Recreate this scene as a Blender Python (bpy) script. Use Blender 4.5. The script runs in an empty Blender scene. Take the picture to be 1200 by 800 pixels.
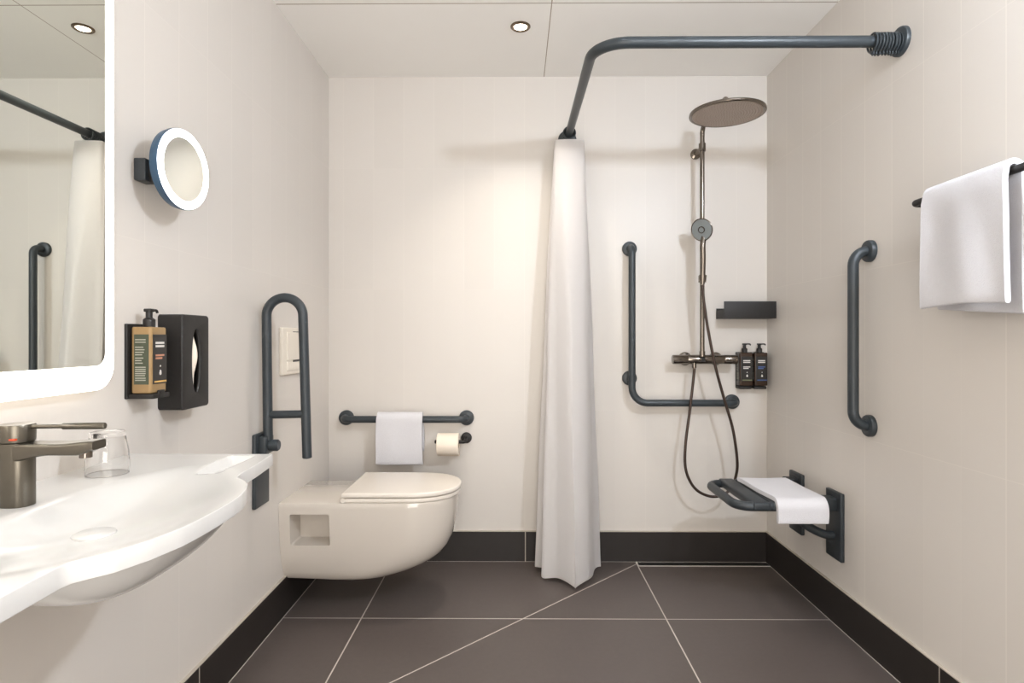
import bpy, bmesh, math, random
from mathutils import Vector, Matrix, noise
random.seed(7)
PI = math.pi
S = bpy.context.scene
COL = S.collection

# ------------------------------------------------------------------ room dimensions (metres)
XL, XR, YB, YF, H = -.932, 1.2414, 2.8985, -.75, 2.40
ZC = 1.1033

# ------------------------------------------------------------------ materials
def lin(c):
    return tuple(((v/255)/12.92 if v/255 <= .04045 else ((v/255+.055)/1.055)**2.4) for v in c) + (1,)

def mat(name, rgb, rough=.5, metal=0., var=.04, vscale=30, bump=0., bscale=200, coat=0., emit=0., trans=0., ior=1.45, sss=0., aniso=None, ecol=None):
    m = bpy.data.materials.new(name); m.use_nodes = True
    nt = m.node_tree; N = nt.nodes; L = nt.links
    b = N['Principled BSDF']
    col = lin(rgb)
    tc = N.new('ShaderNodeTexCoord')
    if var > 0:
        nz = N.new('ShaderNodeTexNoise'); nz.inputs['Scale'].default_value = vscale; nz.inputs['Detail'].default_value = 4
        L.new(tc.outputs['Object'], nz.inputs['Vector'])
        mx = N.new('ShaderNodeMix'); mx.data_type = 'RGBA'
        mx.inputs['A'].default_value = tuple(c*(1-var) for c in col[:3]) + (1,)
        mx.inputs['B'].default_value = tuple(min(1, c*(1+var)) for c in col[:3]) + (1,)
        L.new(nz.outputs['Fac'], mx.inputs['Factor']); L.new(mx.outputs['Result'], b.inputs['Base Color'])
    else:
        b.inputs['Base Color'].default_value = col
    b.inputs['Roughness'].default_value = rough; b.inputs['Metallic'].default_value = metal
    b.inputs['Coat Weight'].default_value = coat; b.inputs['Coat Roughness'].default_value = .06
    b.inputs['Transmission Weight'].default_value = trans; b.inputs['IOR'].default_value = ior
    if sss: b.inputs['Subsurface Weight'].default_value = sss; b.inputs['Subsurface Radius'].default_value = (.01, .01, .01)
    if emit:
        b.inputs['Emission Color'].default_value = lin(ecol or rgb); b.inputs['Emission Strength'].default_value = emit
    if bump:
        n2 = N.new('ShaderNodeTexNoise'); n2.inputs['Scale'].default_value = bscale; n2.inputs['Detail'].default_value = 3
        L.new(tc.outputs['Object'], n2.inputs['Vector'])
        bp = N.new('ShaderNodeBump'); bp.inputs['Strength'].default_value = bump; bp.inputs['Distance'].default_value = .002
        L.new(n2.outputs['Fac'], bp.inputs['Height']); L.new(bp.outputs['Normal'], b.inputs['Normal'])
    return m

class NB:
    """tiny helper for math node chains"""
    def __init__(s, nt): s.nt = nt
    def m(s, op, a, b=None, c=None):
        n = s.nt.nodes.new('ShaderNodeMath'); n.operation = op
        for i, v in enumerate((a, b, c)):
            if v is None: continue
            if isinstance(v, (int, float)): n.inputs[i].default_value = v
            else: s.nt.links.new(v, n.inputs[i])
        return n.outputs[0]
    def line(s, coord, off, period, width):
        """1 on a joint line of the given width repeating with period at coord = off"""
        a = s.m('SUBTRACT', coord, off - period/2)
        a = s.m('DIVIDE', a, period); a = s.m('FRACT', a); a = s.m('SUBTRACT', a, .5); a = s.m('ABSOLUTE', a)
        a = s.m('MULTIPLY', a, period)
        return s.m('LESS_THAN', a, width/2)
    def mix(s, f, a, b):
        n = s.nt.nodes.new('ShaderNodeMix'); n.data_type = 'RGBA'
        if isinstance(f, (int, float)): n.inputs['Factor'].default_value = f
        else: s.nt.links.new(f, n.inputs['Factor'])
        for k, v in (('A', a), ('B', b)):
            if isinstance(v, tuple): n.inputs[k].default_value = v
            else: s.nt.links.new(v, n.inputs[k])
        return n.outputs['Result']

def new_mat(name, rough):
    m = bpy.data.materials.new(name); m.use_nodes = True
    nt = m.node_tree; b = nt.nodes['Principled BSDF']; b.inputs['Roughness'].default_value = rough
    tc = nt.nodes.new('ShaderNodeTexCoord'); sx = nt.nodes.new('ShaderNodeSeparateXYZ')
    nt.links.new(tc.outputs['Object'], sx.inputs[0])
    return m, nt, b, tc, sx, NB(nt)

WALL = (212, 206, 199); JOINT = (232, 226, 217)
def wall_mat(name, axis, off, vz=(.145, .6), k=1.):
    """cream wall tile, 0.6 m grid with faint 0.15 m strips of slightly different tone"""
    m, nt, b, tc, sx, q = new_mat(name, .38)
    h = sx.outputs[axis]; z = sx.outputs[2]
    sa = q.m('FLOOR', q.m('DIVIDE', q.m('SUBTRACT', h, off), .15))
    row = q.m('FLOOR', q.m('DIVIDE', q.m('SUBTRACT', z, vz[0]), vz[1]))
    wn = nt.nodes.new('ShaderNodeTexWhiteNoise'); wn.noise_dimensions = '2D'
    cb = nt.nodes.new('ShaderNodeCombineXYZ'); nt.links.new(sa, cb.inputs[0]); nt.links.new(row, cb.inputs[1])
    nt.links.new(cb.outputs[0], wn.inputs['Vector'])
    nz = nt.nodes.new('ShaderNodeTexNoise'); nz.inputs['Scale'].default_value = 3.5; nt.links.new(tc.outputs['Object'], nz.inputs['Vector'])
    A = lin(tuple(c-2 for c in WALL)); B = lin(tuple(min(255, c+2) for c in WALL))
    f = q.m('ADD', q.m('MULTIPLY', wn.outputs['Value'], .6), q.m('MULTIPLY', nz.outputs['Fac'], .4))
    c = q.mix(f, A, B)
    fine = q.line(h, off, .15, .0026); big = q.line(h, off, .6, .0030); hor = q.line(z, vz[0], vz[1], .0026)
    upper = q.m('GREATER_THAN', z, vz[0]+2*vz[1]-.001)          # strips read only in the upper courses
    g = q.m('ADD', q.m('MULTIPLY', q.m('MULTIPLY', fine, upper), .42), q.m('MULTIPLY', fine, .13))
    g = q.m('MAXIMUM', g, q.m('MULTIPLY', big, .5)); g = q.m('MAXIMUM', g, q.m('MULTIPLY', hor, .28))
    g = q.m('MULTIPLY', g, k)
    c = q.mix(g, c, lin(JOINT))
    nt.links.new(c, b.inputs['Base Color'])
    bp = nt.nodes.new('ShaderNodeBump'); bp.inputs['Strength'].default_value = .25; bp.inputs['Distance'].default_value = .001
    nt.links.new(q.m('SUBTRACT', 1, g), bp.inputs['Height']); nt.links.new(bp.outputs['Normal'], b.inputs['Normal'])
    return m

TILE = (74, 64, 61); GROUT = (190, 182, 173)
def tile_col(nt, q, tc):
    nz = nt.nodes.new('ShaderNodeTexNoise'); nz.inputs['Scale'].default_value = 60; nz.inputs['Detail'].default_value = 6
    nt.links.new(tc.outputs['Object'], nz.inputs['Vector'])
    return q.mix(nz.outputs['Fac'], lin((79, 71, 67)), lin((86, 78, 74)))

def floor_mat():
    m, nt, b, tc, sx, q = new_mat('dark floor tile', .42)
    x, y = sx.outputs[0], sx.outputs[1]
    lx = q.line(x, .590, 1.2, .0048); ly = q.line(y, YB-.60, .6, .0048)
    # diagonal joint of the sloped shower area, 45 degrees from the drain corner
    d = q.m('ABSOLUTE', q.m('MULTIPLY', q.m('SUBTRACT', q.m('SUBTRACT', y, x), 2.2715), .7071))
    ld = q.m('LESS_THAN', d, .0024)
    ed = q.m('LESS_THAN', x, XL+.0135); ed = q.m('MAXIMUM', ed, q.m('GREATER_THAN', x, XR-.0135)); ed = q.m('MAXIMUM', ed, q.m('GREATER_THAN', y, YB-.0145))
    g = q.m('MAXIMUM', q.m('MAXIMUM', lx, ly), q.m('MAXIMUM', ld, ed))
    nt.links.new(q.mix(g, tile_col(nt, q, tc), lin(GROUT)), b.inputs['Base Color'])
    n2 = nt.nodes.new('ShaderNodeTexNoise'); n2.inputs['Scale'].default_value = 350; nt.links.new(tc.outputs['Object'], n2.inputs['Vector'])
    bp = nt.nodes.new('ShaderNodeBump'); bp.inputs['Strength'].default_value = .06; bp.inputs['Distance'].default_value = .001
    nt.links.new(n2.outputs['Fac'], bp.inputs['Height']); nt.links.new(bp.outputs['Normal'], b.inputs['Normal'])
    return m

def base_mat(name, axis, off):
    m, nt, b, tc, sx, q = new_mat(name, .5)
    h, z = sx.outputs[axis], sx.outputs[2]
    g = q.m('MAXIMUM', q.line(h, off, 1.2, .0045), q.m('GREATER_THAN', z, .1465))
    c = q.mix(g, q.mix(.88, tile_col(nt, q, tc), lin((20, 15, 13))), lin((178, 170, 158)))  # floor tile darkened towards black: dimmer light on vertical faces put into the colour
    nt.links.new(c, b.inputs['Base Color'])
    return m

def ceil_mat():
    m, nt, b, tc, sx, q = new_mat('white ceiling panel', .55)
    x, y = sx.outputs[0], sx.outputs[1]
    g = q.m('MAXIMUM', q.line(x, .138, 1.2, .004), q.line(y, 2.262, 1.25, .005))
    nz = nt.nodes.new('ShaderNodeTexNoise'); nz.inputs['Scale'].default_value = 4; nt.links.new(tc.outputs['Object'], nz.inputs['Vector'])
    nt.links.new(q.mix(g, q.mix(nz.outputs['Fac'], lin((245, 243, 239)), lin((248, 246, 242))), lin((168, 155, 140))), b.inputs['Base Color'])
    return m

GLOBE = 830.
M = dict(
    bar=mat('anthracite nylon', (50, 56, 60), .38, var=.03),
    black=mat('matt black metal', (31, 29, 28), .5, var=.04),
    nylon=mat('dark slate plastic', (46, 51, 55), .42, var=.04),
    ceramic=mat('white glazed ceramic', (206, 198, 188), .12, var=.01, vscale=3, coat=.6),
    basin=mat('white mineral cast', (204, 203, 201), .22, var=.01, vscale=3, coat=.3),
    lid=mat('cream white seat plastic', (224, 216, 206), .22, var=.01, vscale=3),
    plate=mat('white switch plastic', (226, 218, 205), .3, var=.01, vscale=3),
    towel=mat('white terry cotton', (214, 213, 217), .95, var=.03, vscale=120, bump=.9, bscale=420),
    curtain=mat('white polyester cloth', (249, 247, 246), .8, var=.01, bump=.1, bscale=600),
    hem=mat('white stitched hem', (246, 243, 240), .8, var=.01),
    paper=mat('white tissue paper', (240, 228, 212), .95, var=.02, bump=.25, bscale=90),
    card=mat('grey cardboard', (170, 150, 125), .9),
    gun=mat('polished gunmetal', (120, 112, 104), .16, 1., var=.03),
    gunb=mat('brushed gunmetal', (104, 99, 90), .34, 1., var=.04, vscale=60),
    nozzle=mat('perforated gunmetal', (168, 155, 145), .4, .6, var=.1, vscale=250),
    hose=mat('dark braided metal', (70, 58, 52), .35, .7, var=.1, vscale=300),
    sprayface=mat('grey spray face', (128, 133, 133), .35, var=.05),
    chrome=mat('chrome', (200, 195, 188), .12, 1., var=.02),
    mirror=mat('silvered mirror glass', (232, 234, 226), .0, 1., var=0),
    led=mat('frosted light band', (255, 253, 250), .5, var=0, emit=3.2, ecol=(255, 248, 238)),
    ring=mat('frosted light ring', (255, 255, 255), .5, var=0, emit=4.5, ecol=(250, 252, 255)),
    lamp=mat('lit downlight lens', (255, 250, 240), .4, var=0, emit=14., ecol=(255, 238, 214)),
    globe=mat('added lamp glow', (255, 250, 240), .4, var=0, emit=GLOBE, ecol=(230, 241, 255)),
    bluehouse=mat('blue grey housing', (46, 72, 96), .35, var=.03),
    trimring=mat('bronze lamp trim', (120, 104, 88), .3, .9, var=.03),
    glass=mat('clear glass', (252, 252, 252), .01, var=0, trans=1., ior=1.45),
    amber=mat('amber clear plastic', (176, 146, 104), .12, var=.05, trans=.35, ior=1.3),
    darkamber=mat('dark brown plastic', (52, 36, 26), .2, var=.08),
    label=mat('black printed label', (36, 34, 32), .35, var=.05),
    labelgreen=mat('dark green label film', (70, 76, 62), .25, var=.15, vscale=60),
    white=mat('white print', (214, 210, 204), .5, var=.02),
    print=mat('pale grey print', (150, 150, 138), .5, var=.1, vscale=300),
    steel=mat('pale steel edge', (214, 208, 200), .35, .2, var=.02),
    copper=mat('copper print', (186, 130, 104), .5, var=.02),
    blue=mat('blue print', (72, 96, 148), .5, var=.02),
    green=mat('olive print', (120, 124, 88), .5, var=.02),
    gold=mat('gold print', (214, 170, 96), .4, var=.03),
    red=mat('red marker', (196, 74, 44), .4, var=.02),
    door=mat('grey painted door', (206, 200, 190), .45, var=.01),
)

def translucent(m, f):
    nt = m.node_tree; b = nt.nodes['Principled BSDF']; out = nt.nodes['Material Output']
    tr = nt.nodes.new('ShaderNodeBsdfTranslucent'); mx = nt.nodes.new('ShaderNodeMixShader'); mx.inputs[0].default_value = f
    tr.inputs[0].default_value = lin((249, 247, 246))
    nt.links.new(b.outputs[0], mx.inputs[1]); nt.links.new(tr.outputs[0], mx.inputs[2]); nt.links.new(mx.outputs[0], out.inputs[0])
translucent(M['curtain'], .42)

# ------------------------------------------------------------------ object helpers
ORG = {}
def thing(name, label, cat, loc=(0, 0, 0), group=None):
    o = bpy.data.objects.new(name, None); COL.objects.link(o); o.empty_display_size = .05
    o.location = loc; ORG[o.name] = Vector(loc)
    o['label'] = label; o['category'] = cat
    if group: o['group'] = group
    return o
def smooth(me, ang=.6):
    me.shade_smooth() if hasattr(me, 'shade_smooth') else None
    try: me.set_sharp_from_angle(angle=ang)
    except Exception: pass
def part(name, bm, m, parent=None, ang=.6, label=None):
    """link a bmesh given in room coordinates as one mesh object under its parent"""
    off = ORG[parent.name] if parent is not None else Vector((0, 0, 0))
    if off.length: bmesh.ops.translate(bm, verts=bm.verts, vec=-off)
    bmesh.ops.recalc_face_normals(bm, faces=bm.faces)
    me = bpy.data.meshes.new(name); bm.to_mesh(me); bm.free()
    smooth(me, ang)
    me.materials.append(m)
    o = bpy.data.objects.new(name, me); COL.objects.link(o)
    if parent is not None: o.parent = parent
    ORG[o.name] = off if parent is not None else Vector((0, 0, 0))
    if label: o['label'] = label
    return o
def solo(name, bm, m, label, cat, loc, group=None, ang=.6):
    """a thing that is a single mesh, with its origin at loc"""
    bmesh.ops.translate(bm, verts=bm.verts, vec=-Vector(loc))
    o = part(name, bm, m, None, ang); o.location = loc; ORG[o.name] = Vector(loc)
    o['label'] = label; o['category'] = cat
    if group: o['group'] = group
    return o
def struct(name, bm, m):
    o = part(name, bm, m); o['kind'] = 'structure'; return o
def copy_tree(o, parent=None):
    c = o.copy(); COL.objects.link(c)
    if parent is not None: c.parent = parent
    for ch in list(o.children): copy_tree(ch, c)
    return c
def NBm(): return bmesh.new()
def merge(bm, tb):
    me = bpy.data.meshes.new('t'); tb.to_mesh(me); tb.free(); bm.from_mesh(me); bpy.data.meshes.remove(me)
def rbox(bm, lo, hi, bev=0., seg=3, xf=None):
    t = bmesh.new(); bmesh.ops.create_cube(t, size=1)
    sc = [hi[i]-lo[i] for i in range(3)]; ce = [(hi[i]+lo[i])/2 for i in range(3)]
    for v in t.verts: v.co = Vector([v.co[i]*sc[i]+ce[i] for i in range(3)])
    if bev: bmesh.ops.bevel(t, geom=t.edges[:], offset=bev, segments=seg, profile=.5, affect='EDGES')
    if xf: bmesh.ops.transform(t, matrix=xf, verts=t.verts)
    merge(bm, t); return bm
def fillet(pts, r, n=10):
    pts = [Vector(p) for p in pts]; out = [pts[0]]
    rs = r if isinstance(r, (list, tuple)) else [r]*len(pts)
    for i in range(1, len(pts)-1):
        a, b, c = pts[i-1], pts[i], pts[i+1]; rr = rs[i]
        if rr <= 0: out.append(b); continue
        d1 = (a-b).normalized(); d2 = (c-b).normalized(); ang = d1.angle(d2)
        t = min(rr/math.tan(ang/2), (a-b).length*.49 if i > 1 else (a-b).length*.98, (c-b).length*.98)
        rr = t*math.tan(ang/2); bis = (d1+d2).normalized(); ce = b+bis*(rr/math.sin(ang/2))
        p0 = b+d1*t-ce; p1 = b+d2*t-ce; tot = p0.angle(p1); ax = p0.cross(p1)
        for k in range(n+1): out.append(ce+Matrix.Rotation(tot*k/n, 3, ax) @ p0)
    out.append(pts[-1]); return out
def spline(pts, n=10):
    pts = [Vector(p) for p in pts]; out = []
    P = [pts[0]*2-pts[1]]+pts+[pts[-1]*2-pts[-2]]
    for i in range(1, len(P)-2):
        for k in range(n):
            t = k/n; a, b, c, d = P[i-1], P[i], P[i+1], P[i+2]
            out.append(.5*((2*b)+(c-a)*t+(2*a-5*b+4*c-d)*t*t+(3*b-a-3*c+d)*t**3))
    out.append(pts[-1]); return out
def tube(bm, pts, r, n=20, cap=True, closed=False, round_end=0.):
    pts = [Vector(p) for p in pts]
    if round_end and not closed:
        rad0 = r if not callable(r) else r(0)
        def ext(p, d):
            return [(p+d*(rad0*round_end*math.sin(a)), rad0*math.cos(a)) for a in (PI/2*.97, PI/3, PI/6)]
        A = ext(pts[0], (pts[0]-pts[1]).normalized()); B = ext(pts[-1], (pts[-1]-pts[-2]).normalized())
        seq = A+[(p, rad0) for p in pts]+B[::-1]
    else:
        seq = [(p, r(i/(len(pts)-1)) if callable(r) else r) for i, p in enumerate(pts)]
    P = [s[0] for s in seq]; rings = []; up = None; m = len(P)
    for i in range(m):
        if closed: t = (P[(i+1) % m]-P[i-1]).normalized()
        else: t = (P[min(i+1, m-1)]-P[max(i-1, 0)]).normalized()
        if up is None:
            up = Vector((0, 0, 1)) if abs(t.z) < .9 else Vector((1, 0, 0))
        up = (up-t*up.dot(t)).normalized(); sd = t.cross(up)
        rings.append([bm.verts.new(P[i]+(up*math.cos(2*PI*k/n)+sd*math.sin(2*PI*k/n))*seq[i][1]) for k in range(n)])
    for i in range(m if closed else m-1):
        a, b = rings[i], rings[(i+1) % m]
        for k in range(n): bm.faces.new((a[k], a[(k+1) % n], b[(k+1) % n], b[k]))
    if cap and not closed: bm.faces.new(rings[0][::-1]); bm.faces.new(rings[-1])
    return bm
def lathe(bm, prof, ce, axis=(0, 0, 1), n=40, closed=False):
    """revolve (radius, height) pairs around axis through ce"""
    ax = Vector(axis).normalized(); q = Vector((0, 0, 1)).rotation_difference(ax); ce = Vector(ce); rings = []
    for r, z in prof:
        if r < 1e-6: rings.append([bm.verts.new(ce+q @ Vector((0, 0, z)))])
        else: rings.append([bm.verts.new(ce+q @ Vector((r*math.cos(2*PI*k/n), r*math.sin(2*PI*k/n), z))) for k in range(n)])
    pairs = list(zip(rings, rings[1:]))
    if closed: pairs.append((rings[-1], rings[0]))
    for a, b in pairs:
        for k in range(n):
            k2 = (k+1) % n
            if len(a) == 1 and len(b) == 1: break
            if len(a) == 1: bm.faces.new((a[0], b[k], b[k2]))
            elif len(b) == 1: bm.faces.new((a[k], a[k2], b[0]))
            else: bm.faces.new((a[k], a[k2], b[k2], b[k]))
    if not closed:
        for rg in (rings[0], rings[-1]):
            if len(rg) > 2: bm.faces.new(rg)
    return bm
def disc_prof(r, h, b=.002):
    return [(0, 0), (r, 0), (r, h-b), (r-b*.3, h-b*.3), (r-b, h), (0, h)]
def rrect(a0, b0, a1, b1, r, n=8):
    out = []
    for ca, cb, s in ((a1-r, b1-r, 0), (a0+r, b1-r, 1), (a0+r, b0+r, 2), (a1-r, b0+r, 3)):
        for k in range(n+1):
            t = PI/2*(s+k/n); out.append((ca+r*math.cos(t), cb+r*math.sin(t)))
    return out
def plate2d(outlines, t, bev=0., seg=2):
    """flat plate with holes: polygons in (a,b), thickness t along c from 0 to t"""
    cu = bpy.data.curves.new('c', 'CURVE'); cu.dimensions = '2D'; cu.fill_mode = 'BOTH'
    for o in outlines:
        sp = cu.splines.new('POLY'); sp.points.add(len(o)-1); sp.use_cyclic_u = True
        for p, v in zip(sp.points, o): p.co = (v[0], v[1], 0, 1)
    cu.extrude = t/2-bev; cu.bevel_depth = bev; cu.bevel_resolution = seg; cu.offset = -bev
    ob = bpy.data.objects.new('c', cu); COL.objects.link(ob)
    dg = bpy.context.evaluated_depsgraph_get(); dg.update()
    me = bpy.data.meshes.new_from_object(ob.evaluated_get(dg))
    bpy.data.objects.remove(ob); bpy.data.curves.remove(cu)
    b = bmesh.new(); b.from_mesh(me); bpy.data.meshes.remove(me)
    bmesh.ops.remove_doubles(b, verts=b.verts, dist=1e-6)
    for v in b.verts: v.co.z += t/2
    return b
def remap(b, f):
    for v in b.verts: v.co = Vector(f(*v.co))
    return b
def bool_cut(o, cutter_bm):
    me = bpy.data.meshes.new('k'); bmesh.ops.recalc_face_normals(cutter_bm, faces=cutter_bm.faces); cutter_bm.to_mesh(me); cutter_bm.free()
    k = bpy.data.objects.new('k', me); COL.objects.link(k); k.location = ORG[o.name]*-1
    md = o.modifiers.new('b', 'BOOLEAN'); md.object = k; md.operation = 'DIFFERENCE'; md.solver = 'EXACT'
    par = o.parent; o.parent = None
    dg = bpy.context.evaluated_depsgraph_get(); dg.update()
    nm = bpy.data.meshes.new_from_object(o.evaluated_get(dg)); o.modifiers.clear()
    old = o.data; nm.name = old.name; o.data = nm; o.parent = par
    bpy.data.objects.remove(k); bpy.data.meshes.remove(me); bpy.data.meshes.remove(old)
    smooth(o.data, .5)

# ================================================================== room shell
TW = .12
b = NBm(); rbox(b, (XL-TW, YF-TW, -.1), (XR+TW, YB+TW, 0)); struct('floor', b, floor_mat())
b = NBm(); rbox(b, (XL-TW, YF-TW, H), (XR+TW, YB+TW, H+.1)); ceiling = struct('ceiling', b, ceil_mat())
b = NBm(); rbox(b, (XL-TW, YB, 0), (XR+TW, YB+TW, H)); struct('wall_back', b, wall_mat('cream tile back', 0, XR-1.2, k=.35))
b = NBm(); rbox(b, (XL-TW, YF-TW, 0), (XL, YB+TW, H)); struct('wall_left', b, wall_mat('cream tile left', 1, YB-.69, k=.6))
b = NBm(); rbox(b, (XR, YF-TW, 0), (XR+TW, YB+TW, H)); struct('wall_right', b, wall_mat('cream tile right', 1, YB-.81))
DX0, DX1, DH = -.48, .52, 2.10                       # open doorway the picture is taken from; daylight of the next room comes in
b = NBm(); rbox(b, (XL-TW, YF-TW, 0), (DX0, YF, H)); rbox(b, (DX1, YF-TW, 0), (XR+TW, YF, H)); rbox(b, (DX0, YF-TW, DH), (DX1, YF, H)); struct('wall_front', b, wall_mat('cream tile front', 0, XL+.3))
BH, BT = .15, .010
b = NBm(); rbox(b, (XL, YB-BT, 0), (XR, YB, BH)); struct('baseboard_back', b, base_mat('shade darkened skirting back', 0, XR-1.196))
b = NBm(); rbox(b, (XL, YF, 0), (XL+BT, YB-BT, BH)); struct('baseboard_left', b, base_mat('shade darkened skirting left', 1, YB-1.205))
b = NBm(); rbox(b, (XR-BT, YF, 0), (XR, YB-BT, BH)); struct('baseboard_right', b, base_mat('shade darkened skirting right', 1, YB-1.19))
# frame of the open doorway behind the camera
b = NBm()
for x0, x1, z0, z1 in ((DX0-.06, DX0+.012, 0, DH+.06), (DX1-.012, DX1+.06, 0, DH+.06), (DX0+.012, DX1-.012, DH-.012, DH+.06)): rbox(b, (x0, YF-.02, z0), (x1, YF+.015, z1), .003)
struct('trim_1', b, M['door'])
pl = bpy.data.lights.new('doorway_portal', 'AREA'); pl.shape = 'RECTANGLE'; pl.size = DX1-DX0; pl.size_y = DH; pl.cycles.is_portal = True
po = bpy.data.objects.new('doorway_portal', pl); COL.objects.link(po); po.location = ((DX0+DX1)/2, YF-.06, DH/2); po.rotation_euler = (PI/2, 0, 0)

# ================================================================== ceiling lamps
def downlight(x, y, label, power):
    t = thing('ceiling_downlight', label, 'ceiling light', (x, y, H), 'recessed ceiling downlights')
    b = NBm(); lathe(b, [(.027, 0), (.0415, 0), (.0415, -.003), (.038, -.006), (.030, -.006), (.027, -.003)], (x, y, H), n=48, closed=True); part('trim_ring', b, M['trimring'], t)
    b = NBm(); lathe(b, [(0, -.0028), (.0275, -.0028), (.0275, 0), (0, 0)], (x, y, H), n=40); part('lens', b, M['lamp'], t)
    l = bpy.data.lights.new('downlight_lamp', 'AREA'); l.shape = 'DISK'; l.size = .07; l.energy = power; l.color = (1., .92, .82); l.spread = 1.7
    o = bpy.data.objects.new('downlight_lamp', l); COL.objects.link(o); o.location = (x, y, H-.012)
    return t
downlight(.018, 2.43, 'recessed round ceiling downlight with bronze rim between curtain and left wall', 3.7)
downlight(.018, 1.20, 'recessed round ceiling downlight in the middle of the room ceiling', 2.2)
downlight(.018, .05, 'recessed round ceiling downlight nearest the room door', 2)

# added globe fixture standing in for the unseen light that casts back wall shadows
t = thing('added_globe_lamp', 'added opal globe stand-in lamp high on the right wall near the door', 'stand-in lamp', (XR, .62, 2.12))
b = NBm(); lathe(b, disc_prof(.05, .02), (XR, .62, 2.12), (-1, 0, 0)); part('wall_mount', b, M['black'], t)
b = NBm(); tube(b, [(XR-.015, .62, 2.12), (XR-.07, .62, 2.12)], .012); part('arm', b, M['black'], t)
b = NBm(); bmesh.ops.create_icosphere(b, subdivisions=4, radius=.045, matrix=Matrix.Translation((XR-.15, .62, 2.12))); part('globe_shade', b, M['globe'], t)

# ================================================================== illuminated mirror
MX = -.897; MY0, MY1, MZ0, MZ1 = .58, 1.296, .992, 1.96
t = thing('wall_mirror', 'large backlit mirror with rounded corners and glowing white border above basin', 'mirror', (XL, (MY0+MY1)/2, MZ0))
def yz(x0, sgn=1): return lambda a, bb, c: (x0+sgn*c, a, bb)
b = remap(plate2d([rrect(MY0+.012, MZ0+.012, MY1-.012, MZ1-.012, .045)], .027), yz(XL)); part('housing', b, M['plate'], t)
b = remap(plate2d([rrect(MY0+.028, MZ0+.052, MY1-.028, MZ1-.052, .028)], .0070), yz(XL+.0285)); part('mirror_glass', b, M['mirror'], t)
b = remap(plate2d([rrect(MY0, MZ0, MY1, MZ1, .055), rrect(MY0+.0285, MZ0+.0525, MY1-.0285, MZ1-.0525, .028)], .008, .001), yz(XL+.0275)); part('light_border', b, M['led'], t)

# ================================================================== round shaving mirror with lit ring
t = thing('cosmetic_mirror', 'round magnifying mirror with glowing white ring on a wall arm', 'mirror', (XL, 1.44, 1.52))
b = NBm(); rbox(b, (XL, 1.415, 1.489), (XL+.029, 1.463, 1.543), .003); part('wall_mount', b, M['nylon'], t)
b = NBm(); lathe(b, [(0, 0), (.011, 0), (.011, .058), (0, .058)], (XL+.038, 1.437, 1.487), n=24)
rbox(b, (XL+.026, 1.428, 1.50), (XL+.04, 1.446, 1.532), .002); part('pivot', b, M['black'], t)
b = NBm(); rbox(b, (XL+.046, 1.42, 1.482), (XL+.062, 1.46, 1.546), .004)
tube(b, [(XL+.058, 1.445, 1.515), (XL+.064, 1.478, 1.525)], .014); rbox(b, (XL+.036, 1.431, 1.505), (XL+.05, 1.443, 1.527), .002); part('arm', b, M['bluehouse'], t)
ce = Vector((-.843, 1.478, 1.531)); ax = Vector((math.cos(math.radians(5)), -math.sin(math.radians(5)), -.02)).normalized()
b = NBm(); lathe(b, [(0, -.028), (.088, -.028), (.097, -.022), (.1005, -.010), (.1005, -.001), (.099, 0), (.07, 0), (.07, -.006), (0, -.006)], ce, ax, n=72); part('mirror_housing', b, M['bluehouse'], t)
b = NBm(); lathe(b, [(.079, -.001), (.079, .0016), (.0985, .0016), (.0995, -.001)], ce, ax, n=72, closed=True); part('light_ring', b, M['ring'], t)
b = NBm(); lathe(b, [(0, -.0055), (.0793, -.0055), (.0793, .0006), (.06, .00035), (.04, .00015), (.02, 0), (0, 0)], ce, ax, n=72); part('mirror_glass', b, M['mirror'], t)

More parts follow.
